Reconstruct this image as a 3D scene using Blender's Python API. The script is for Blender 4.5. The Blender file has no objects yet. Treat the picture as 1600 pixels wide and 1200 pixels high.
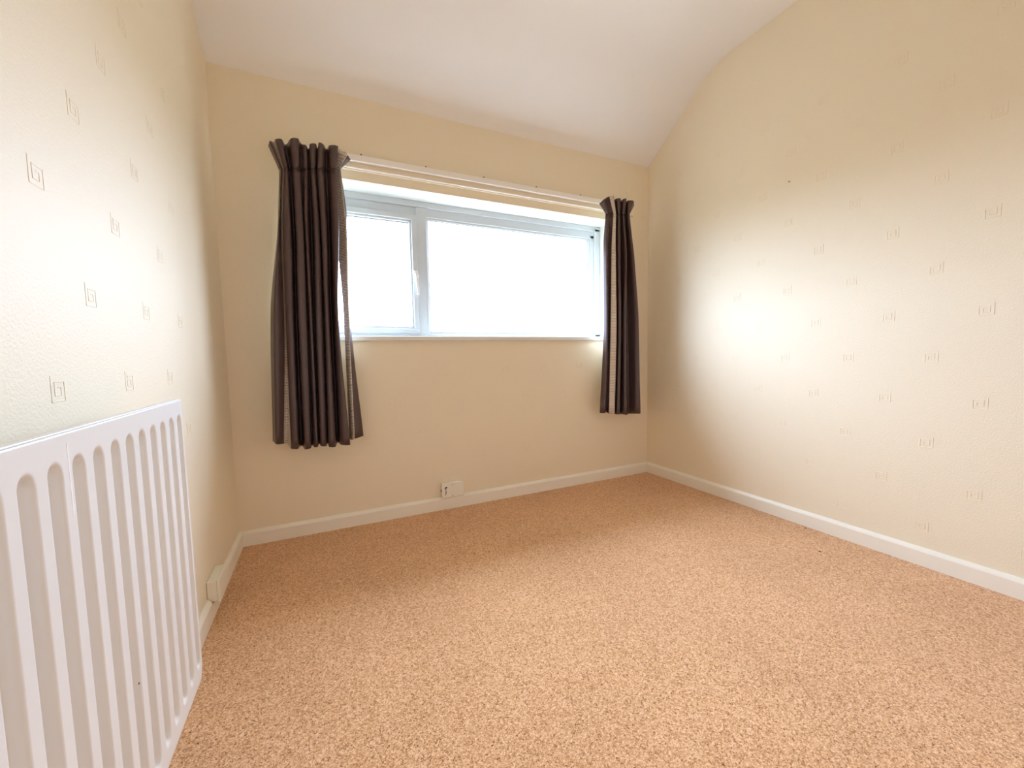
import bpy, bmesh, math, random
from mathutils import Vector, Matrix
random.seed(3)
sc = bpy.context.scene
COL = sc.collection

# ------------------------------------------------------------------ camera
cam_d = bpy.data.cameras.new('camera')
cam = bpy.data.objects.new('camera', cam_d)
COL.objects.link(cam)
sc.camera = cam
cam_d.sensor_width = 36.0
cam_d.lens = 625.09 / 1600 * 36
cam_d.shift_x = 6.04 / 1600
cam_d.shift_y = 2.4 / 1600
cam_d.clip_start = 0.02
YAW, PITCH, ROLL = 0.4378, 0.0734, -0.0205
fw = Vector((math.sin(YAW) * math.cos(PITCH), math.cos(YAW) * math.cos(PITCH), -math.sin(PITCH)))
rt = Vector((math.cos(YAW), -math.sin(YAW), 0))
up = rt.cross(fw)
cr, sr = math.cos(ROLL), math.sin(ROLL)
r2 = rt * cr + up * sr
u2 = -rt * sr + up * cr
m = Matrix((r2, u2, -fw)).transposed().to_4x4()
m.translation = Vector((0, 0, 1.0))
cam.matrix_world = m

# ------------------------------------------------------------------ world: overcast sky, darker ground side
SKY = 26.0
world = bpy.data.worlds.new('overcast_sky')
sc.world = world
world.use_nodes = True
wn = world.node_tree
wn.nodes.clear()
wo = wn.nodes.new('ShaderNodeOutputWorld')
bg = wn.nodes.new('ShaderNodeBackground')
tc = wn.nodes.new('ShaderNodeTexCoord')
sep = wn.nodes.new('ShaderNodeSeparateXYZ')
rmp = wn.nodes.new('ShaderNodeValToRGB')
mr = wn.nodes.new('ShaderNodeMapRange')
wn.links.new(tc.outputs['Generated'], sep.inputs[0])
wn.links.new(sep.outputs['Z'], mr.inputs['Value'])
mr.inputs['From Min'].default_value = -1
mr.inputs['From Max'].default_value = 1
wn.links.new(mr.outputs[0], rmp.inputs[0])
e = rmp.color_ramp.elements
e[0].position = 0.47; e[0].color = (0.10, 0.10, 0.095, 1)
e[1].position = 0.51; e[1].color = (0.40, 0.485, 0.66, 1)
e2 = e.new(1.0); e2.color = (0.81, 0.98, 1.34, 1)
wn.links.new(rmp.outputs[0], bg.inputs['Color'])
bg.inputs['Strength'].default_value = SKY
wn.links.new(bg.outputs[0], wo.inputs[0])

# portal in the window opening: guides sampling of the sky, adds no light of its own
pd = bpy.data.lights.new('window_portal', 'AREA')
pd.shape = 'RECTANGLE'; pd.size = 2.2; pd.size_y = 0.95
pd.cycles.is_portal = True
po = bpy.data.objects.new('window_portal', pd)
COL.objects.link(po)
po.location = (1.03, 2.80, 1.58)
po.rotation_euler = (math.radians(-90), 0, 0)

sc.view_settings.view_transform = 'Standard'
sc.view_settings.look = 'None'
sc.view_settings.gamma = 1
sc.view_settings.use_curve_mapping = False
sc.view_settings.exposure = 0.76
sc.cycles.max_bounces = 16
sc.cycles.diffuse_bounces = 12

# ------------------------------------------------------------------ room numbers (metres)
DL, DR, T = 0.442, 2.470, 2.530          # left wall x=-DL, right wall x=DR, window wall y=T
YB = -0.9                                # wall behind the camera
HB, HC = 2.49, 2.912                     # ceiling at the window wall, flat ceiling
OX0, OX1, OZ0, OZ1 = -0.06, 2.116, 1.105, 2.030   # window opening
TH = 0.27

# ------------------------------------------------------------------ materials
def mat(name, col, rough=0.6, spec=0.4, **kw):
    m = bpy.data.materials.new(name)
    m.use_nodes = True
    b = m.node_tree.nodes['Principled BSDF']
    b.inputs['Base Color'].default_value = (*col, 1)
    b.inputs['Roughness'].default_value = rough
    b.inputs['Specular IOR Level'].default_value = spec
    for k, v in kw.items():
        b.inputs[k.replace('_', ' ')].default_value = v
    return m
def nd(m, t): return m.node_tree.nodes.new(t)
def lk(m, a, b): m.node_tree.links.new(a, b)
def bsdf(m): return m.node_tree.nodes['Principled BSDF']
def bump(m, height, strength, dist):
    b = nd(m, 'ShaderNodeBump')
    b.inputs['Strength'].default_value = strength
    b.inputs['Distance'].default_value = dist
    lk(m, height, b.inputs['Height'])
    lk(m, b.outputs[0], bsdf(m).inputs['Normal'])
def noise(m, scale, detail=3, rough=0.55, co=None):
    if co is None:
        co = nd(m, 'ShaderNodeNewGeometry').outputs['Position']
    n = nd(m, 'ShaderNodeTexNoise')
    n.inputs['Scale'].default_value = scale
    n.inputs['Detail'].default_value = detail
    n.inputs['Roughness'].default_value = rough
    lk(m, co, n.inputs['Vector'])
    return n
def ramp(m, src, stops):
    r = nd(m, 'ShaderNodeValToRGB')
    lk(m, src, r.inputs[0])
    el = r.color_ramp.elements
    while len(el) < len(stops): el.new(0.5)
    for i, (p, c) in enumerate(stops):
        el[i].position = p; el[i].color = (*c, 1)
    return r

CREAM = (0.84, 0.745, 0.565)
M_PAPER = mat('cream_textured_wallpaper', CREAM, 0.55, 0.35)
n1 = noise(M_PAPER, 170, 4, 0.6)
bump(M_PAPER, n1.outputs[0], 0.45, 0.0025)
M_CEIL = mat('white_ceiling_paint', (0.87, 0.85, 0.82), 0.8, 0.2)
n1 = noise(M_CEIL, 30, 3); bump(M_CEIL, n1.outputs[0], 0.1, 0.002)
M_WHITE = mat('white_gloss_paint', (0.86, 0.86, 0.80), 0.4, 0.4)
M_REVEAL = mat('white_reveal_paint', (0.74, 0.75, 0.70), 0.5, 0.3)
M_SKIRT = mat('cream_gloss_paint', (0.86, 0.82, 0.71), 0.35, 0.45)
M_BATTEN = mat('cream_painted_batten', CREAM, 0.5, 0.4)
M_PVC = mat('white_upvc', (0.58, 0.63, 0.66), 0.3, 0.5)
M_GASKET = mat('grey_rubber_gasket', (0.12, 0.13, 0.14), 0.6)
M_RAD = mat('white_radiator_enamel', (0.76, 0.73, 0.685), 0.33, 0.45)
n1 = noise(M_RAD, 400, 2); bump(M_RAD, n1.outputs[0], 0.05, 0.0005)
M_BOX = mat('off_white_plastic', (0.86, 0.83, 0.72), 0.4, 0.45)
M_TRACK = mat('white_plastic_track', (0.88, 0.85, 0.79), 0.35, 0.45)
M_DARK = mat('dark_metal_screw', (0.06, 0.04, 0.03), 0.5)
M_STEEL = mat('dull_brass', (0.35, 0.25, 0.12), 0.35, 0.5, Metallic=0.8)
M_INK = mat('dark_purple_ink', (0.02, 0.012, 0.05), 0.5)
M_INK2 = mat('grey_ink', (0.12, 0.12, 0.09), 0.5)

M_CARPET = mat('short_pile_tan_carpet', (0.5, 0.3, 0.17), 0.95, 0.05)
geo = nd(M_CARPET, 'ShaderNodeNewGeometry').outputs['Position']
def voro(scale, feat='F1'):
    v = nd(M_CARPET, 'ShaderNodeTexVoronoi'); v.feature = feat
    v.inputs['Scale'].default_value = scale
    ad = nd(M_CARPET, 'ShaderNodeVectorMath'); ad.operation = 'ADD'     # ragged tuft outlines
    sc_ = nd(M_CARPET, 'ShaderNodeVectorMath'); sc_.operation = 'SCALE'; sc_.inputs['Scale'].default_value = 0.004
    lk(M_CARPET, noise(M_CARPET, 300, 2, 0.6, geo).outputs['Color'], sc_.inputs[0])
    lk(M_CARPET, geo, ad.inputs[0]); lk(M_CARPET, sc_.outputs[0], ad.inputs[1]); lk(M_CARPET, ad.outputs[0], v.inputs['Vector'])
    return v
va = voro(430); vb = voro(210)
sa = nd(M_CARPET, 'ShaderNodeSeparateXYZ'); lk(M_CARPET, va.outputs['Color'], sa.inputs[0])
sb_ = nd(M_CARPET, 'ShaderNodeSeparateXYZ'); lk(M_CARPET, vb.outputs['Color'], sb_.inputs[0])
nc = noise(M_CARPET, 2.2, 3, 0.5, geo)
mx = nd(M_CARPET, 'ShaderNodeMath'); mx.operation = 'MULTIPLY_ADD'
lk(M_CARPET, sa.outputs[0], mx.inputs[0]); mx.inputs[1].default_value = 0.6
m2 = nd(M_CARPET, 'ShaderNodeMath'); m2.operation = 'MULTIPLY'; m2.inputs[1].default_value = 0.4
lk(M_CARPET, sb_.outputs[0], m2.inputs[0]); lk(M_CARPET, m2.outputs[0], mx.inputs[2])
rc = ramp(M_CARPET, mx.outputs[0], [(0.05, (0.15, 0.045, 0.012)), (0.20, (0.47, 0.225, 0.085)), (0.5, (0.72, 0.40, 0.185)), (0.9, (0.96, 0.64, 0.40))])
msp = rc
rv = ramp(M_CARPET, nc.outputs[0], [(0.3, (0.90, 0.88, 0.86)), (0.7, (1.0, 1.0, 1.0))])
mm = nd(M_CARPET, 'ShaderNodeMixRGB'); mm.blend_type = 'MULTIPLY'; mm.inputs[0].default_value = 1
lk(M_CARPET, msp.outputs[0], mm.inputs[1]); lk(M_CARPET, rv.outputs[0], mm.inputs[2])
lk(M_CARPET, mm.outputs[0], bsdf(M_CARPET).inputs['Base Color'])
bump(M_CARPET, mx.outputs[0], 0.45, 0.003)
bsdf(M_CARPET).inputs['Sheen Weight'].default_value = 0.25

def fabric(name, col, ribs=False):
    m = mat(name, col, 0.36, 0.6)
    g = nd(m, 'ShaderNodeNewGeometry').outputs['Position']
    if ribs:
        w = nd(m, 'ShaderNodeTexWave'); w.wave_type = 'BANDS'; w.bands_direction = 'Z'
        w.inputs['Scale'].default_value = 38; w.inputs['Distortion'].default_value = 0.4
        lk(m, g, w.inputs['Vector'])
        r = ramp(m, w.outputs[0], [(0.15, (0.16, 0.10, 0.09)), (0.4, col)])
        lk(m, r.outputs[0], bsdf(m).inputs['Base Color'])
        bump(m, w.outputs[0], 0.4, 0.002)
        bsdf(m).inputs['Roughness'].default_value = 0.6
    else:
        n = noise(m, 900, 2, 0.5, g); bump(m, n.outputs[0], 0.15, 0.001)
    return m
M_BROWN = fabric('chocolate_sateen', (0.078, 0.045, 0.043))
M_STRIPE = fabric('cream_ribbed_stripe', (0.85, 0.75, 0.64), True)
M_LINING = mat('white_curtain_lining', (0.80, 0.78, 0.72), 0.8, 0.1)

M_GLASS = bpy.data.materials.new('window_glass'); M_GLASS.use_nodes = True
nt = M_GLASS.node_tree; nt.nodes.clear()
o_ = nt.nodes.new('ShaderNodeOutputMaterial'); tr = nt.nodes.new('ShaderNodeBsdfTransparent')
gl = nt.nodes.new('ShaderNodeBsdfGlossy'); gl.inputs['Roughness'].default_value = 0.0
mxs = nt.nodes.new('ShaderNodeMixShader')
tr.inputs[0].default_value = (0.97, 0.99, 0.98, 1)
mxs.inputs[0].default_value = 0.05; nt.links.new(tr.outputs[0], mxs.inputs[1])
nt.links.new(gl.outputs[0], mxs.inputs[2]); nt.links.new(mxs.outputs[0], o_.inputs[0])

# ------------------------------------------------------------------ helpers
def link(name, me, m, parent=None):
    o = bpy.data.objects.new(name, me)
    COL.objects.link(o)
    if m is not None:
        for q in (m if isinstance(m, (list, tuple)) else [m]): me.materials.append(q)
    if parent is not None: o.parent = parent
    return o
def from_bm(name, bm, m, parent=None, smooth=False):
    bmesh.ops.recalc_face_normals(bm, faces=bm.faces)
    me = bpy.data.meshes.new(name); bm.to_mesh(me); bm.free()
    if smooth:
        for p in me.polygons: p.use_smooth = True
    return link(name, me, m, parent)
def tag(o, label=None, cat=None, kind=None, group=None):
    if label: o['label'] = label
    if cat: o['category'] = cat
    if kind: o['kind'] = kind
    if group: o['group'] = group
    return o
def empty(name, loc=(0, 0, 0)):
    o = bpy.data.objects.new(name, None); o.empty_display_size = 0.05
    COL.objects.link(o); o.location = loc
    return o
def add_box(bm, x0, x1, y0, y1, z0, z1, bevel=0.0, seg=2):
    g = bmesh.ops.create_cube(bm, size=1.0)
    vs = g['verts']
    for v in vs:
        v.co = Vector(((x0 + x1) / 2 + v.co.x * (x1 - x0), (y0 + y1) / 2 + v.co.y * (y1 - y0), (z0 + z1) / 2 + v.co.z * (z1 - z0)))
    if bevel:
        ed = list({e for v in vs for e in v.link_edges})
        bmesh.ops.bevel(bm, geom=ed, offset=bevel, segments=seg, affect='EDGES', profile=0.5)
def box(name, x0, x1, y0, y1, z0, z1, m, parent=None, bevel=0.0, seg=2):
    bm = bmesh.new(); add_box(bm, x0, x1, y0, y1, z0, z1, bevel, seg)
    o = from_bm(name, bm, m, parent)
    return o
def prism(name, pts, a0, a1, axis, m, parent=None):
    """closed 2D polygon extruded along axis 'x' (pts are y,z) or 'y' (pts are x,z)"""
    bm = bmesh.new()
    def V(p, a): return (a, p[0], p[1]) if axis == 'x' else (p[0], a, p[1])
    A = [bm.verts.new(V(p, a0)) for p in pts]; B = [bm.verts.new(V(p, a1)) for p in pts]
    n = len(pts)
    bm.faces.new(A); bm.faces.new(B[::-1])
    for i in range(n): bm.faces.new((A[i], B[i], B[(i + 1) % n], A[(i + 1) % n]))
    bmesh.ops.triangulate(bm, faces=[f for f in bm.faces if len(f.verts) > 4])
    return from_bm(name, bm, m, parent)
def cyl(name, p0, p1, r0, r1, m, parent=None, seg=16, bev=0.0):
    bm = bmesh.new()
    p0, p1 = Vector(p0), Vector(p1); d = p1 - p0
    g = bmesh.ops.create_cone(bm, cap_ends=True, segments=seg, radius1=r0, radius2=r1, depth=d.length)
    q = Vector((0, 0, 1)).rotation_difference(d)
    for v in g['verts']: v.co = q @ v.co + (p0 + p1) / 2
    return from_bm(name, bm, m, parent)

# ------------------------------------------------------------------ setting
def ceil_profile():
    slope = (HC - HB) / (T - 1.95)
    pts = [(T, HB)]
    y0, y1 = 2.06, 1.80                      # rounded break between slope and flat
    A = Vector((y0, HB + (T - y0) * slope)); B = Vector((1.95, HC)); C = Vector((y1, HC))
    for i in range(9):
        t = i / 8
        p = A * (1 - t) ** 2 + B * 2 * t * (1 - t) + C * t * t
        pts.append((p.x, p.y))
    pts.append((YB, HC))
    return pts
CP = ceil_profile()
slope = (HC - HB) / (T - 1.95)

floor = box('floor', -DL - 0.12, DR + 0.12, YB - 0.1, T + TH, -0.12, 0.0, M_CARPET)
tag(floor, 'tan speckled short-pile carpet covering the whole floor', 'floor', 'structure')

prof = [(T + TH, HB - TH * slope)] + [(T + TH * (1 - t / 4), HB - TH * slope * (1 - t / 4)) for t in range(1, 4)]
prof += [(T + (2.06 - T) * t / 8, HB + (T - 2.06) * slope * t / 8) for t in range(0, 8)] + CP[1:-1]
prof += [(1.80 - (1.80 - YB + 0.1) * t / 12, HC) for t in range(1, 13)]
bm = bmesh.new()
NX = 12
X = [-DL - 0.12 + (DL + DR + 0.24) * i / NX for i in range(NX + 1)]
lo = [[bm.verts.new((x, y, z)) for y, z in prof] for x in X]
hi = [[bm.verts.new((x, y, z + 0.15)) for y, z in prof] for x in X]
n = len(prof)
low = []
for i in range(NX):
    for k in range(n - 1):
        low.append(bm.faces.new((lo[i][k], lo[i + 1][k], lo[i + 1][k + 1], lo[i][k + 1])))
        bm.faces.new((hi[i][k], hi[i][k + 1], hi[i + 1][k + 1], hi[i + 1][k]))
    bm.faces.new((lo[i][0], hi[i][0], hi[i + 1][0], lo[i + 1][0])); bm.faces.new((lo[i][-1], lo[i + 1][-1], hi[i + 1][-1], hi[i][-1]))
for i in (0, NX):
    for k in range(n - 1): bm.faces.new((lo[i][k], lo[i][k + 1], hi[i][k + 1], hi[i][k]))
bmesh.ops.recalc_face_normals(bm, faces=bm.faces)
for f in low: f.smooth = True
for e_ in bm.edges:
    if sum(1 for f in e_.link_faces if f.smooth) == 1: e_.smooth = False
ceiling = from_bm('ceiling', bm, M_CEIL)
tag(ceiling, 'white plaster ceiling, flat then sloping down to the window wall', 'ceiling', 'structure')

side = [(YB, 0), (T, 0)] + [(y, z) for y, z in CP]
wl = prism('wall_left', side, -DL - 0.12, -DL, 'x', M_PAPER)
tag(wl, 'cream embossed wallpaper wall behind the white radiator', 'wall', 'structure')
wr = prism('wall_right', side, DR, DR + 0.12, 'x', M_PAPER)
tag(wr, 'wide cream wall with small embossed squares, right of the window', 'wall', 'structure')
wf = box('wall_front', -DL - 0.12, DR + 0.12, YB - 0.1, YB, 0, HC, M_CEIL)  # unseen rear wall; white finish chosen to bounce more fill into the room
tag(wf, 'plain unseen wall behind the camera, made white to bounce fill light', 'wall', 'structure')

# window wall with its opening; reveal faces painted white
bm = bmesh.new()
xa, xb = -DL - 0.12, DR + 0.12
xs = [xa, OX0, OX1, xb]; zs = [0, OZ0, OZ1, HB]
yb_ = T + TH
zt_back = HB - TH * slope
def quad(vs, mi=0):
    f = bm.faces.new([bm.verts.new(v) for v in vs]); f.material_index = mi
for yy, zt in ((T, HB), (yb_, zt_back)):
    Z = [0, OZ0, OZ1, zt]
    for i in range(3):
        for k in range(3):
            if i == 1 and k == 1: continue
            quad([(xs[i], yy, Z[k]), (xs[i + 1], yy, Z[k]), (xs[i + 1], yy, Z[k + 1]), (xs[i], yy, Z[k + 1])])
for i, (x0, x1) in enumerate(zip(xs[:-1], xs[1:])):
    quad([(x0, T, 0), (x1, T, 0), (x1, yb_, 0), (x0, yb_, 0)])
    quad([(x0, T, HB), (x1, T, HB), (x1, yb_, zt_back), (x0, yb_, zt_back)])
for x in (xa, xb):
    for k in range(3):
        Zf = [0, OZ0, OZ1, HB]; Zb = [0, OZ0, OZ1, zt_back]
        quad([(x, T, Zf[k]), (x, yb_, Zb[k]), (x, yb_, Zb[k + 1]), (x, T, Zf[k + 1])])
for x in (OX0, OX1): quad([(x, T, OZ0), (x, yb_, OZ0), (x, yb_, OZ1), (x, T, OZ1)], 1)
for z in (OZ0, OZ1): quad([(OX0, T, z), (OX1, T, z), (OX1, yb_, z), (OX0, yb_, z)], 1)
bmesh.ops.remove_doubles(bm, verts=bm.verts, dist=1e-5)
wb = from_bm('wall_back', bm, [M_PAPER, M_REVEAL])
tag(wb, 'cream wall holding the window, with white painted window reveal', 'wall', 'structure')

eave = prism('trim_1', [(T + TH, 2.225), (3.18, 2.225), (3.18, 2.36), (T + TH, 2.62)], -DL - 0.5, DR + 0.5, 'x', M_WHITE)
tag(eave, 'white boxed eave of the roof outside, above the window', 'eave', 'structure')

# embossed squared spirals in the wallpaper: raised 1.2 mm
def motif_mesh(sx, h):
    P = [(1, 1.12), (1, 0), (0, 0), (0, .86), (.74, .86), (.74, .26), (.27, .26), (.27, .62), (.5, .62)]
    S, w = 0.042, 0.0024
    bm = bmesh.new()
    for (a, b), (c, d) in zip(P[:-1], P[1:]):
        a, c = (a - .5) * sx, (c - .5) * sx; b, d = b - .5, d - .5
        x0, x1 = sorted((a * S, c * S)); z0, z1 = sorted((b * S, d * S))
        o = [(x0 - w / 2, z0 - w / 2), (x1 + w / 2, z0 - w / 2), (x1 + w / 2, z1 + w / 2), (x0 - w / 2, z1 + w / 2)]
        i_ = [(x0 - w / 5, z0 - w / 5), (x1 + w / 5, z0 - w / 5), (x1 + w / 5, z1 + w / 5), (x0 - w / 5, z1 + w / 5)]
        lo = [bm.verts.new((p[0], 0.0003, p[1])) for p in o]; hi = [bm.verts.new((p[0], -h, p[1])) for p in i_]
        bm.faces.new(hi)
        for k in range(4): bm.faces.new((lo[k], lo[(k + 1) % 4], hi[(k + 1) % 4], hi[k]))
    bmesh.ops.recalc_face_normals(bm, faces=bm.faces)
    me = bpy.data.meshes.new('embossed_square'); bm.to_mesh(me); bm.free(); me.materials.append(M_PAPER)
    return me
MA, MB = motif_mesh(1, 0.0011), motif_mesh(-1, 0.0007)
def motif(me, parent, loc, rz):
    o = bpy.data.objects.new('embossed_square', me); COL.objects.link(o)
    o.parent = parent; o.location = loc; o.rotation_euler = (0, 0, rz)
for k in range(-2, 12):                       # right wall
    y = 0.662 + 0.155 * k
    z = 0.376 if k % 2 == 0 else 0.183
    while z < 2.4:
        motif(MA, wr, (DR, y, z), math.radians(-90)); z += 0.387
for k in range(-3, 6):                        # left wall
    y = 1.024 + 0.1535 * k
    z = 0.954 if k % 2 == 0 else 1.147 - 0.387
    while z < 2.4:
        if not (y < 1.3 and z < 0.93): motif(MB, wl, (-DL, y, z), math.radians(90))
        z += 0.387
for k in range(-3, 14):                       # window wall, below and beside the window
    x = 0.70 + 0.155 * k
    z = 0.335 if k % 2 == 0 else 0.528
    while z < 2.35:
        if not (z > 1.03 and OX0 - 0.05 < x < OX1 + 0.05) and x > -DL + 0.03: motif(MA, wb, (x, T, z), 0)
        z += 0.387

# skirting boards
BT, BH = 0.018, 0.083
def skirt(name, p, d, n, L, parent=None, label=None):
    bm = bmesh.new()
    prof = [(0, 0), (BT, 0), (BT, BH - 0.017), (BT - 0.002, BH - 0.012), (BT - 0.010, BH - 0.002), (BT - 0.013, BH), (0, BH)]
    p, d, n = Vector(p), Vector(d), Vector(n)
    A = [bm.verts.new(p + n * a + Vector((0, 0, b))) for a, b in prof]
    B = [bm.verts.new(p + d * L + n * a + Vector((0, 0, b))) for a, b in prof]
    bm.faces.new(A); bm.faces.new(B)
    for i in range(len(prof)):
        j = (i + 1) % len(prof); bm.faces.new((A[i], B[i], B[j], A[j]))
    o = from_bm(name, bm, M_SKIRT, parent)
    if label: tag(o, label, 'skirting board', 'structure')
    return o
skirt('baseboard_back', (-DL, T, 0), (1, 0, 0), (0, -1, 0), DL + DR, label='cream painted skirting board below the window')
skirt('baseboard_right', (DR, YB, 0), (0, 1, 0), (-1, 0, 0), T - BT - YB, label='cream painted skirting board along the long right wall')
# left board is notched where the surface box sits into it
bm = bmesh.new()
prof = [(0, 0), (BT, 0), (BT, BH - 0.017), (BT - 0.002, BH - 0.012), (BT - 0.010, BH - 0.002), (BT - 0.013, BH), (0, BH)]
low_prof = [(0, 0), (BT, 0), (BT, 0.060), (0, 0.060)]
for p_, a, b_ in ((prof, YB, 1.843), (low_prof, 1.843, 2.007), (prof, 2.007, T - BT)):
    A = [bm.verts.new((-DL + u, a, v)) for u, v in p_]; B = [bm.verts.new((-DL + u, b_, v)) for u, v in p_]
    bm.faces.new(A); bm.faces.new(B)
    for q in range(len(p_)):
        w = (q + 1) % len(p_); bm.faces.new((A[q], B[q], B[w], A[w]))
tag(from_bm('baseboard_left', bm, M_SKIRT), 'cream painted skirting board running behind the radiator', 'skirting board', 'structure')

# ------------------------------------------------------------------ window
win = tag(empty('window_1', (1.03, T + 0.17, OZ0)), 'wide white plastic window with narrow opening sash on the left', 'window', 'structure')
def wbox(bm, x0, x1, y0, y1, z0, z1, b=0.003): add_box(bm, x0 - 1.03, x1 - 1.03, y0 - T - 0.17, y1 - T - 0.17, z0 - OZ0, z1 - OZ0, b)
YF = T + 0.17; YE = T + 0.24; ZB = 1.136
bm = bmesh.new()
wbox(bm, OX0, OX1, YF, YE, 1.992, OZ1)
wbox(bm, OX0 + 0.04, OX1 - 0.04, YF + 0.014, YE, 1.936, 1.995)
wbox(bm, OX1 - 0.052, OX1, YF, YE, ZB, OZ1 - 0.02)
wbox(bm, OX1 - 0.085, OX1 - 0.045, YF + 0.014, YE, ZB, 1.96)
wbox(bm, OX0, OX0 + 0.055, YF, YE, ZB, OZ1 - 0.02)
wbox(bm, OX0, OX1, YF, YE, ZB - 0.002, ZB + 0.026)
from_bm('window_frame', bm, M_PVC, win)
bm = bmesh.new(); wbox(bm, 0.617, 0.688, YF, YE, ZB + 0.02, 1.99)
from_bm('mullion', bm, M_PVC, win)
def ring(bm, x0, x1, z0, z1, w, y0, y1, b=0.002):
    wbox(bm, x0, x1, y0, y1, z1 - w, z1, b); wbox(bm, x0, x1, y0, y1, z0, z0 + w, b)
    wbox(bm, x0, x0 + w, y0, y1, z0 + w, z1 - w, b); wbox(bm, x1 - w, x1, y0, y1, z0 + w, z1 - w, b)
# fixed light beads, gasket and pane
bm = bmesh.new(); ring(bm, 0.686, OX1 - 0.083, ZB + 0.024, 1.940, 0.018, YF + 0.022, YE - 0.02, 0.004)
from_bm('glazing_bead', bm, M_PVC, win)
bm = bmesh.new(); ring(bm, 0.703, OX1 - 0.100, ZB + 0.041, 1.923, 0.003, YF + 0.030, YE - 0.03, 0)
from_bm('gasket', bm, M_GASKET, win)
bm = bmesh.new(); wbox(bm, 0.70, OX1 - 0.098, YF + 0.034, YF + 0.038, ZB + 0.035, 1.925, 0)
from_bm('pane', bm, M_GLASS, win)
# opening sash
sx0, sx1, sz0, sz1 = OX0 + 0.05, 0.618, ZB + 0.028, 1.937
bm = bmesh.new(); ring(bm, sx0, sx1, sz0, sz1, 0.034, YF - 0.010, YE - 0.012, 0.003)
ring(bm, sx0 + 0.033, sx1 - 0.033, sz0 + 0.033, sz1 - 0.033, 0.014, YF + 0.004, YE - 0.02, 0.004)
sash = from_bm('opening_sash', bm, M_PVC, win)
bm = bmesh.new(); ring(bm, sx0 + 0.046, sx1 - 0.046, sz0 + 0.046, sz1 - 0.046, 0.003, YF + 0.02, YE - 0.03, 0)
from_bm('gasket', bm, M_GASKET, sash)
bm = bmesh.new(); wbox(bm, sx0 + 0.044, sx1 - 0.044, YF + 0.026, YF + 0.030, sz0 + 0.044, sz1 - 0.044, 0)
from_bm('pane', bm, M_GLASS, sash)
bm = bmesh.new()
wbox(bm, 0.588, 0.612, YF - 0.020, YF - 0.009, 1.505, 1.575, 0.004)
wbox(bm, 0.592, 0.612, YF - 0.042, YF - 0.018, 1.520, 1.552, 0.005)
for i in range(8):                            # curved lever hanging down
    a0, a1 = i / 8, (i + 1) / 8
    z0_, z1_ = 1.528 - 0.115 * a1, 1.530 - 0.115 * a0
    dx = 0.006 * math.sin(a0 * 1.5)
    wbox(bm, 0.594 + dx, 0.609 + dx, YF - 0.046, YF - 0.036, z0_, z1_, 0.003)
handle = from_bm('handle', bm, mat('bright_white_plastic', (0.85, 0.85, 0.85), 0.3), sash)
# sill board with rounded nosing
bm = bmesh.new(); wbox(bm, OX0 - 0.0, OX1 + 0.0, T - 0.001, YE, OZ0, ZB, 0)
wbox(bm, OX0 - 0.04, OX1 + 0.04, T - 0.024, T + 0.004, OZ0 + 0.001, ZB, 0.006)
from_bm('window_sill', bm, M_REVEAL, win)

# ------------------------------------------------------------------ curtain track on its batten
trk = tag(empty('curtain_track', (1.02, T, 2.12)), 'long white curtain track on a cream batten above the window', 'curtain track')
def tb(name, x0, x1, y0, y1, z0, z1, m, b=0.002):
    return box(name, x0 - 1.02, x1 - 1.02, y0 - T, y1 - T, z0 - 2.12, z1 - 2.12, m, trk, b)
tb('batten', -0.17, 2.30, T - 0.018, T, 2.080, 2.160, M_BATTEN)
tb('rail', -0.15, 2.27, T - 0.046, T - 0.018, 2.120, 2.156, M_TRACK, 0.003)
tb('lower_bead', -0.16, 2.28, T - 0.030, T - 0.018, 2.086, 2.094, M_TRACK, 0.002)
for x in (0.274, 0.651, 1.034, 1.429, 1.802):
    cyl('screw_head', (x - 1.02, -0.0, 0.053), (x - 1.02, -0.012, 0.053), 0.0055, 0.0045, M_DARK, trk, 10)

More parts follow.
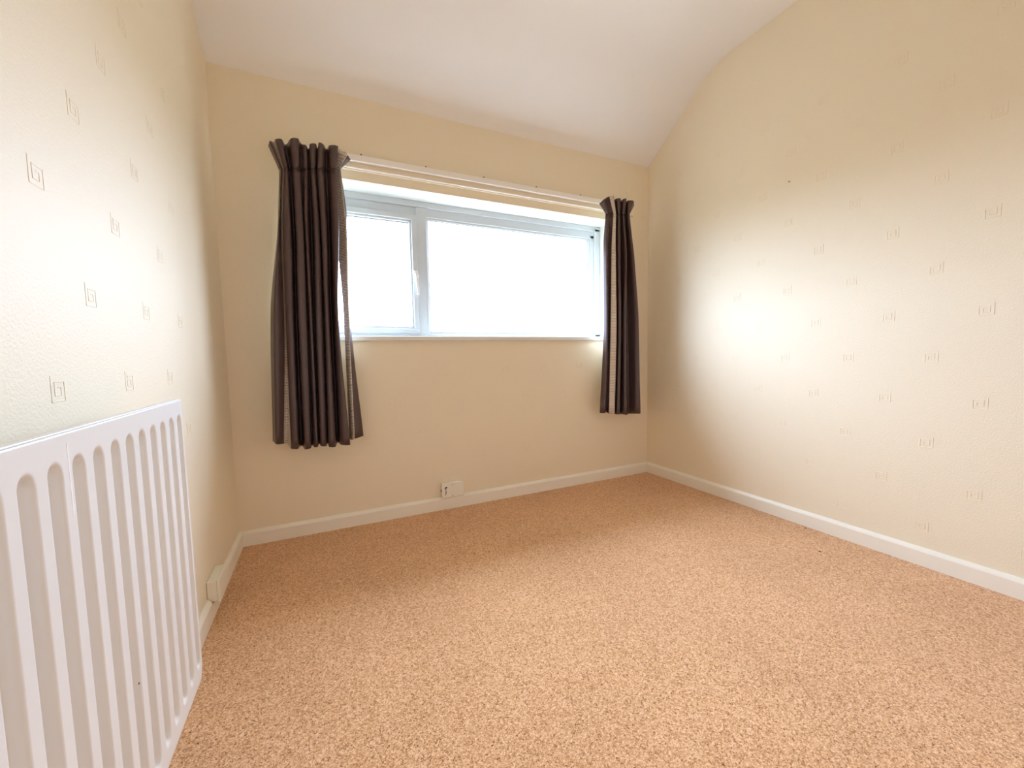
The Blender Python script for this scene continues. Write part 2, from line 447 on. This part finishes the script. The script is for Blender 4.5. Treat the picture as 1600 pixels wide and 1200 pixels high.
# ------------------------------------------------------------------ curtains
CL = [
 (-0.05,[(-0.187, 2.109), (-0.142, 1.985), (-0.17, 1.742), (-0.228, 1.214), (-0.255, 0.562)]),
 (0.02,[(-0.173, 2.101), (-0.132, 1.981), (-0.156, 1.734), (-0.199, 1.212), (-0.229, 0.565)]),
 (0,[(-0.166, 2.115), (-0.124, 1.986), (-0.149, 1.742), (-0.158, 1.214), (-0.195, 0.557)]),
 (-0.010,[(-0.16, 2.117), (-0.122, 1.993), (-0.148, 1.751), (-0.154, 1.217), (-0.182, 0.554)]),
 (0.02,[(-0.15, 2.115), (-0.118, 1.983), (-0.139, 1.737), (-0.150, 1.213), (-0.162, 0.533)]),
 (0.03,[(-0.118, 2.116), (-0.103, 1.984), (-0.103, 1.738), (-0.116, 1.213), (-0.128, 0.531)]),
 (-0.03,[(-0.107, 2.128), (-0.092, 1.998), (-0.091, 1.758), (-0.104, 1.218), (-0.115, 0.528)]),
 (0.03,[(-0.077, 2.128), (-0.073, 1.989), (-0.077, 1.741), (-0.089, 1.213), (-0.095, 0.524)]),
 (0.03,[(-0.044, 2.134), (-0.049, 1.993), (-0.044, 1.745), (-0.053, 1.214), (-0.067, 0.528)]),
 (-0.01,[(-0.034, 2.139), (-0.035, 2.004), (-0.041, 1.758), (-0.048, 1.217), (-0.061, 0.533)]),
 (0.02,[(-0.025, 2.114), (-0.025, 1.999), (-0.038, 1.749), (-0.041, 1.215), (-0.051, 0.527)]),
 (0.025,[(-0.007, 2.109), (-0.01, 2.001), (-0.023, 1.749), (-0.026, 1.215), (-0.032, 0.53)]),
 (-0.03,[(0.001, 2.129), (-0.001, 2.014), (-0.005, 1.769), (-0.017, 1.22), (-0.026, 0.529)]),
 (0.02,[(0.008, 2.124), (0.008, 2.005), (0.008, 1.755), (-0.007, 1.216), (-0.019, 0.531)]),
 (0.02,[(0.039, 2.13), (0.027, 2.008), (0.033, 1.758), (0.024, 1.216), (0.01, 0.527)]),
 (-0.02,[(0.045, 2.133), (0.033, 2.017), (0.039, 1.771), (0.031, 1.22), (0.017, 0.53)]),
 (0.03,[(0.051, 2.134), (0.039, 2.008), (0.042, 1.756), (0.037, 1.215), (0.022, 0.524)]),
 (0.03,[(0.076, 2.126), (0.064, 2.012), (0.067, 1.759), (0.056, 1.216), (0.055, 0.521)]),
 (-0.035,[(0.09, 2.145), (0.084, 2.029), (0.081, 1.781), (0.071, 1.222), (0.07, 0.525)]),
 (0.02,[(0.101, 2.135), (0.105, 2.022), (0.096, 1.766), (0.085, 1.217), (0.082, 0.527)]),
 (0.03,[(0.145, 2.133), (0.134, 2.024), (0.13, 1.767), (0.104, 1.217), (0.131, 0.523)]),
 (-0.02,[(0.150, 2.151), (0.128, 2.036), (0.118, 1.783), (0.134, 1.222), (0.133, 0.539)]),
 (0,[(0.184, 2.131), (0.144, 2.032), (0.155, 1.779), (0.145, 1.22), (0.144, 0.542)]),
 (0.01,[(0.192, 2.107), (0.147, 2.031), (0.167, 1.778), (0.158, 1.22), (0.158, 0.549)]),
 (-0.01,[(0.21, 2.099), (0.154, 2.036), (0.179, 1.785), (0.169, 1.222), (0.208, 0.555)]),
]
CR = [
 (0,[(1.894, 2.091), (1.952, 2.026), (1.927, 1.724), (1.931, 1.16), (1.892, 0.558)]),
 (0.02,[(1.913, 2.114), (1.967, 2.024), (1.94, 1.72), (1.944, 1.159), (1.912, 0.559)]),
 (0,[(1.964, 2.146), (1.999, 2.032), (1.986, 1.729), (1.979, 1.16), (1.959, 0.558)]),
 (0.02,[(1.965, 2.144), (2.014, 2.03), (1.982, 1.724), (1.974, 1.159), (1.955, 0.551)]),
 (0.02,[(2.006, 2.154), (2.038, 2.034), (2.023, 1.727), (2.029, 1.159), (2.01, 0.547)]),
 (-0.02,[(2.058, 2.153), (2.067, 2.044), (2.069, 1.74), (2.069, 1.162), (2.056, 0.533)]),
 (0.02,[(2.036, 2.14), (2.056, 2.036), (2.042, 1.729), (2.047, 1.159), (2.028, 0.54)]),
 (0.02,[(2.072, 2.145), (2.074, 2.038), (2.066, 1.731), (2.072, 1.16), (2.059, 0.538)]),
 (-0.02,[(2.119, 2.152), (2.104, 2.048), (2.119, 1.745), (2.119, 1.162), (2.113, 0.528)]),
 (0.02,[(2.096, 2.144), (2.099, 2.041), (2.109, 1.735), (2.097, 1.16), (2.097, 0.535)]),
 (0.02,[(2.127, 2.153), (2.117, 2.044), (2.127, 1.736), (2.122, 1.16), (2.129, 0.527)]),
 (-0.03,[(2.177, 2.159), (2.158, 2.057), (2.184, 1.752), (2.204, 1.163), (2.219, 0.519)]),
 (0.015,[(2.15, 2.144), (2.15, 2.049), (2.175, 1.741), (2.215, 1.161), (2.224, 0.529)]),
 (0.02,[(2.195, 2.144), (2.167, 2.05), (2.196, 1.742), (2.243, 1.161), (2.265, 0.526)]),
 (-0.05,[(2.263, 2.144), (2.197, 2.06), (2.252, 1.756), (2.293, 1.163), (2.372, 0.546)]),
]

def cr1(a, b, c, d, t):
    return 0.5 * ((2 * b) + (c - a) * t + (2 * a - 5 * b + 4 * c - d) * t * t + (3 * b - a - 3 * c + d) * t ** 3)
def hermite(xs_, ys_, x):                     # Fritsch-Carlson style monotone interpolation down the drop
    n = len(xs_); i = max(k for k in range(n - 1) if x >= xs_[k] - 1e-9)
    h = [xs_[k + 1] - xs_[k] for k in range(n - 1)]; s = [(ys_[k + 1] - ys_[k]) / h[k] for k in range(n - 1)]
    m_ = [s[0]] + [0.0 if s[k - 1] * s[k] <= 0 else 2 / (1 / s[k - 1] + 1 / s[k]) for k in range(1, n - 1)] + [s[-1]]
    t = (x - xs_[i]) / h[i]
    return ((1 + 2 * t) * (1 - t) ** 2 * ys_[i] + t * (1 - t) ** 2 * h[i] * m_[i] + t * t * (3 - 2 * t) * ys_[i + 1] + t * t * (t - 1) * h[i] * m_[i + 1])
SUB = 4
def sheet(cols, amp=1.35):
    """returns head(v) and body(v) point functions on refined columns"""
    n = len(cols)
    HEAD, BODY = 5, 30
    def col_rows(c):
        d, L = c
        rows = []
        x0, z0 = L[0]; x1, z1 = L[1]
        for k in range(HEAD):
            t = k / HEAD
            rows.append((x0 + (x1 - x0) * t, -max(d, -0.032) * (0.95 - 0.45 * t) * amp, z0 + (z1 - z0) * t))
        V = [0, 0.2, 0.52, 1.0]
        for k in range(BODY + 1):
            v = k / BODY
            x = hermite(V, [p[0] for p in L[1:]], v)
            z = L[1][1] + (L[4][1] - L[1][1]) * v
            dd = (max(d, -0.032) * (1 - min(1, v * 5)) * 0.5 + d * 1.1 * min(1, v * 5)) * amp
            if d < 0: dd *= 1.15
            rows.append((x, -dd, z))
        return rows
    R_ = [col_rows(c) for c in cols]
    out = []; seg = []
    for i in range(n - 1):
        a = R_[max(i - 1, 0)]; b = R_[i]; c = R_[i + 1]; d = R_[min(i + 2, n - 1)]
        for s in range(SUB):
            t = s / SUB
            te = t
            out.append([tuple(cr1(a[k][j], b[k][j], c[k][j], d[k][j], te) if j == 1 else b[k][j] * (1 - te) + c[k][j] * te for j in range(3)) for k in range(len(b))])
            seg.append(i)
    out.append(R_[-1])
    return out, seg, HEAD
def curtain(name, cols, yc, bands, label, group, splits):
    xm = sum(c[1][3][0] for c in cols) / len(cols)
    root = tag(empty(name, (xm, yc, 2.13)), label, 'curtain', None, group)
    for lo, hi in splits:
        sub = cols[lo:hi + 1]
        if (lo, hi) == splits[0] and len(splits) > 1:   # fold the edge of the main width back
            d, L = sub[-1]; sub = sub + [(-0.04, [(x - 0.006, z) for x, z in L])]
        pts, seg, H = sheet(sub)
        def part(pname, r0, r1, want, m):
            bm = bmesh.new(); cache = {}
            def vv(i, k):
                if (i, k) not in cache:
                    p = pts[i][k]; cache[(i, k)] = bm.verts.new((p[0] - xm, p[1], p[2] - 2.13))
                return cache[(i, k)]
            c = 0
            for i, s in enumerate(seg):
                if ((s + lo) in bands) != want: continue
                for k in range(r0, r1):
                    f = bm.faces.new((vv(i, k), vv(i, k + 1), vv(i + 1, k + 1), vv(i + 1, k))); c += 1
            if not c: bm.free(); return
            me = bpy.data.meshes.new(pname); bm.to_mesh(me); bm.free()
            for p in me.polygons: p.use_smooth = True
            o = link(pname, me, [m, M_LINING], root)
            md = o.modifiers.new('lining', 'SOLIDIFY'); md.thickness = 0.0022; md.offset = -1
            md.material_offset = 1; md.use_even_offset = False
            return o
        rows = len(pts[0])
        part('heading', 0, H, False, M_BROWN)
        part('drape', H, rows - 1, False, M_BROWN)
        part('striped_band', 0, rows - 1, True, M_STRIPE)
    return root
curtain('curtain', CL, T - 0.108, {2, 3, 21, 22}, 'long dark brown curtain left of the window, pleated top, gathered to one side', None, [(0, 20), (21, 24)])
curtain('curtain', CR, T - 0.108, {3}, 'narrow dark brown curtain with a cream stripe, right of the window near the corner', None, [(0, 14)])

# ------------------------------------------------------------------ radiator
RX, RY0, RY1, RZ0, RZ1 = -0.3224, 0.02, 1.264, 0.171, 0.908
rad = tag(empty('radiator', (RX, 0.64, RZ0)), 'white ribbed panel radiator hung on the left wall', 'radiator')
PITCH_R, CW = 0.0572, 0.0300
CZ0, CZ1, DEP = 0.205, 0.874, 0.014
starts = [1.2215 - PITCH_R * k for k in range(0, 21)]
def sm(t): t = max(0, min(1, t)); return t * t * (3 - 2 * t)
def depth(y, z):
    for s in starts:
        if s - 0.003 < y < s + CW + 0.003:
            u = (y - s) / CW                     # 0..1 across the channel
            w = sm((y - s + 0.002) / 0.007) * sm((s + CW + 0.002 - y) / 0.010)
            c = abs(u - 0.5) * 2
            ztop = CZ1 - 0.010 * c * c; zbot = CZ0 + 0.010 * c * c
            e_ = sm((ztop - z) / 0.016) * sm((z - zbot) / 0.022)
            return DEP * w * e_
    return 0.0
ys = set([RY0, RY1, RY0 + 0.0015, RY1 - 0.0015, RY0 + 0.004, RY1 - 0.004, RY0 + 0.012, RY1 - 0.012])
for s in starts:
    if s < RY0 + 0.01: continue
    for f in (-0.004, -0.002, 0, 0.0015, 0.003, 0.005, 0.008, 0.012, 0.016, 0.0195, 0.022, 0.0245, 0.027, 0.0295, 0.032, 0.035): ys.add(round(s + f, 5))
starts = [s for s in starts if s >= RY0 + 0.01]
ys = sorted(ys)
zs_ = sorted(set([RZ0, RZ0 + 0.0015, RZ0 + 0.004, RZ0 + 0.02, RZ1, RZ1 - 0.0015, RZ1 - 0.004, RZ1 - 0.02] + [CZ0 - 0.004 + 0.0028 * i for i in range(14)] + [CZ1 + 0.003 - 0.0024 * i for i in range(14)] + [0.26 + 0.05 * i for i in range(12)]))
bm = bmesh.new(); gv = {}
for i, y in enumerate(ys):
    for k, z in enumerate(zs_):
        x = -depth(y, z)
        edge = min(y - RY0, RY1 - y, z - RZ0, RZ1 - z)
        if edge < 1e-6: x -= 0.0015
        yy = y
        if RY1 - y < 0.04 and z < RZ0 + 0.03:                # clipped lower corner
            yy = RY1 - 0.04 + (y - RY1 + 0.04) * (0.04 - 0.018 * (1 - (z - RZ0) / 0.03)) / 0.04
        gv[i, k] = bm.verts.new((x, yy - 0.64, z - RZ0))
for i in range(len(ys) - 1):
    for k in range(len(zs_) - 1):
        bm.faces.new((gv[i, k], gv[i + 1, k], gv[i + 1, k + 1], gv[i, k + 1]))
panel = from_bm('front_panel', bm, M_RAD, rad, True)
if sum(p.normal.x for p in panel.data.polygons) < 0: panel.data.flip_normals()
md = panel.modifiers.new('sheet', 'SOLIDIFY'); md.thickness = 0.012; md.offset = -1
# rear sheet edge seams, brackets, valve end
box('top_seam', -0.016, -0.004, RY0 - 0.64 + 0.003, RY1 - 0.64 - 0.003, RZ1 - RZ0 - 0.012, RZ1 - RZ0 + 0.0015, M_RAD, rad, 0.001)
for y in (0.25, 1.02):
    box('bracket', -(DL + RX) + 0.003, -0.012, y - 0.64 - 0.015, y - 0.64 + 0.015, 0.08, 0.60, M_RAD, rad, 0.002)
bm = bmesh.new()
n = 42
for i in range(n):
    y = RY0 + 0.05 + (RY1 - RY0 - 0.1) * i / n
    add_box(bm, -0.052, -0.014, y - 0.64, y - 0.64 + 0.0015, 0.08, 0.64)
    add_box(bm, -0.052, -0.0505, y - 0.64, y - 0.64 + 0.014, 0.08, 0.64)
tag(from_bm('convector_fins', bm, M_RAD, rad), kind='stuff')
# paint run on the raised rib
bm = bmesh.new(); add_box(bm, -0.001, 0.0004, 0.7530 - 0.64, 0.7560 - 0.64, 0.788 - RZ0, 0.893 - RZ0, 0.0003)
tag(from_bm('paint_run', bm, mat('bright_white_enamel', (0.95, 0.95, 0.95), 0.2), rad), 'thin bright line of dried paint')
cyl('paint_chip', (-0.0002, 0.899 - 0.64, 0.428 - RZ0), (0.0006, 0.899 - 0.64, 0.428 - RZ0), 0.0022, 0.0018, M_DARK, rad, 8)
# pipe tail into the floor at the near end (below the frame)
cyl('pipe', (-0.03, RY0 - 0.64 + 0.03, -RZ0 + 0.0), (-0.03, RY0 - 0.64 + 0.03, 0.03), 0.0075, 0.0075, M_RAD, rad, 12)

# ------------------------------------------------------------------ surface boxes
sb = tag(empty('surface_box', (-DL, 1.925, 0.062)), 'small off-white surface box low on the left wall, beyond the radiator', 'socket box', None)
box('back_box', 0.0005, 0.034, -0.073, 0.073, 0.004, 0.086, M_BOX, sb, 0.003)
box('faceplate', 0.034, 0.043, -0.076, 0.076, 0.000, 0.090, M_BOX, sb, 0.003)
cyl('cable_entry', (0.017, 0.072, 0.03), (0.017, 0.0745, 0.03), 0.007, 0.007, M_DARK, sb, 12)

bb = tag(empty('outlet_box', (0.7515, T, 0.084)), 'off-white outlet box with dark emblem, standing on the skirting below the window', 'socket box', None)
box('back_box', -0.070, 0.072, -0.030, -0.0005, 0.001, 0.093, M_BOX, bb, 0.003)
fp = box('faceplate', -0.075, 0.075, -0.040, -0.030, 0.000, 0.098, M_BOX, bb, 0.004, 3)
for z in (0.081, 0.010):
    cyl('screw', (-0.004, -0.0395, z), (-0.004, -0.0412, z), 0.0032, 0.0026, M_DARK, bb, 12)
cyl('side_knob', (-0.0695, -0.018, 0.046), (-0.078, -0.018, 0.046), 0.0075, 0.006, M_STEEL, bb, 14)
# printed emblem: dark disc cut by a pale sweep, with two short upright lines of tiny lettering
bm = bmesh.new()
def ell(cx, cz, rx, rz, a0, a1, y):
    c = bm.verts.new((cx, y, cz)); pr = None
    for i in range(13):
        a = a0 + (a1 - a0) * i / 12
        v = bm.verts.new((cx + rx * math.cos(a), y, cz + rz * math.sin(a)))
        if pr: bm.faces.new((c, pr, v))
        pr = v
ell(-0.0475, 0.0660, 0.0095, 0.0070, math.radians(-5), math.radians(185), -0.04025)
ell(-0.0510, 0.0635, 0.0080, 0.0060, math.radians(180), math.radians(350), -0.04025)
tag(from_bm('emblem', bm, M_INK, bb), 'small dark purple printed emblem')
bm = bmesh.new()
random.seed(5)
for cx, z0, z1 in ((-0.0525, 0.016, 0.051), (-0.0465, 0.026, 0.050)):     # illegible micro print, letter-sized ticks
    z = z1
    while z > z0:
        h = random.uniform(0.0014, 0.0030)
        w = random.uniform(0.0016, 0.0024)
        vs = [bm.verts.new(p) for p in ((cx - w, -0.04025, z - h), (cx + w, -0.04025, z - h), (cx + w, -0.04025, z), (cx - w, -0.04025, z))]
        bm.faces.new(vs); z -= h + 0.0008
tag(from_bm('print', bm, M_INK2, bb), 'two short upright lines of tiny grey print')

# ------------------------------------------------------------------ very small things
np_ = tag(empty('wall_nail', (DR, 1.441, 1.956)), 'tiny brown nail in the upper right wall', 'nail')
cyl('shank', (0.0, 0, 0), (-0.008, 0, 0), 0.0015, 0.0015, M_STEEL, np_, 8)
cyl('nail_head', (-0.008, 0, 0), (-0.010, 0, 0), 0.004, 0.0035, M_STEEL, np_, 10)
for (x, y), lb in (((2.425, 1.275), 'tiny dark crumb on the carpet against the right skirting board'), ((2.200, 1.089), 'tiny dark crumb on the open carpet, a little out from the right wall')):
    bm = bmesh.new(); g = bmesh.ops.create_icosphere(bm, subdivisions=1, radius=0.005)
    for v in g['verts']: v.co = Vector((v.co.x * random.uniform(.8, 1.4), v.co.y * random.uniform(.7, 1.2), v.co.z * 0.5 * random.uniform(.7, 1.1) + 0.002))
    o = from_bm('carpet_crumb', bm, M_DARK); o.location = (x, y, 0.0)
    tag(o, lb, 'crumb')
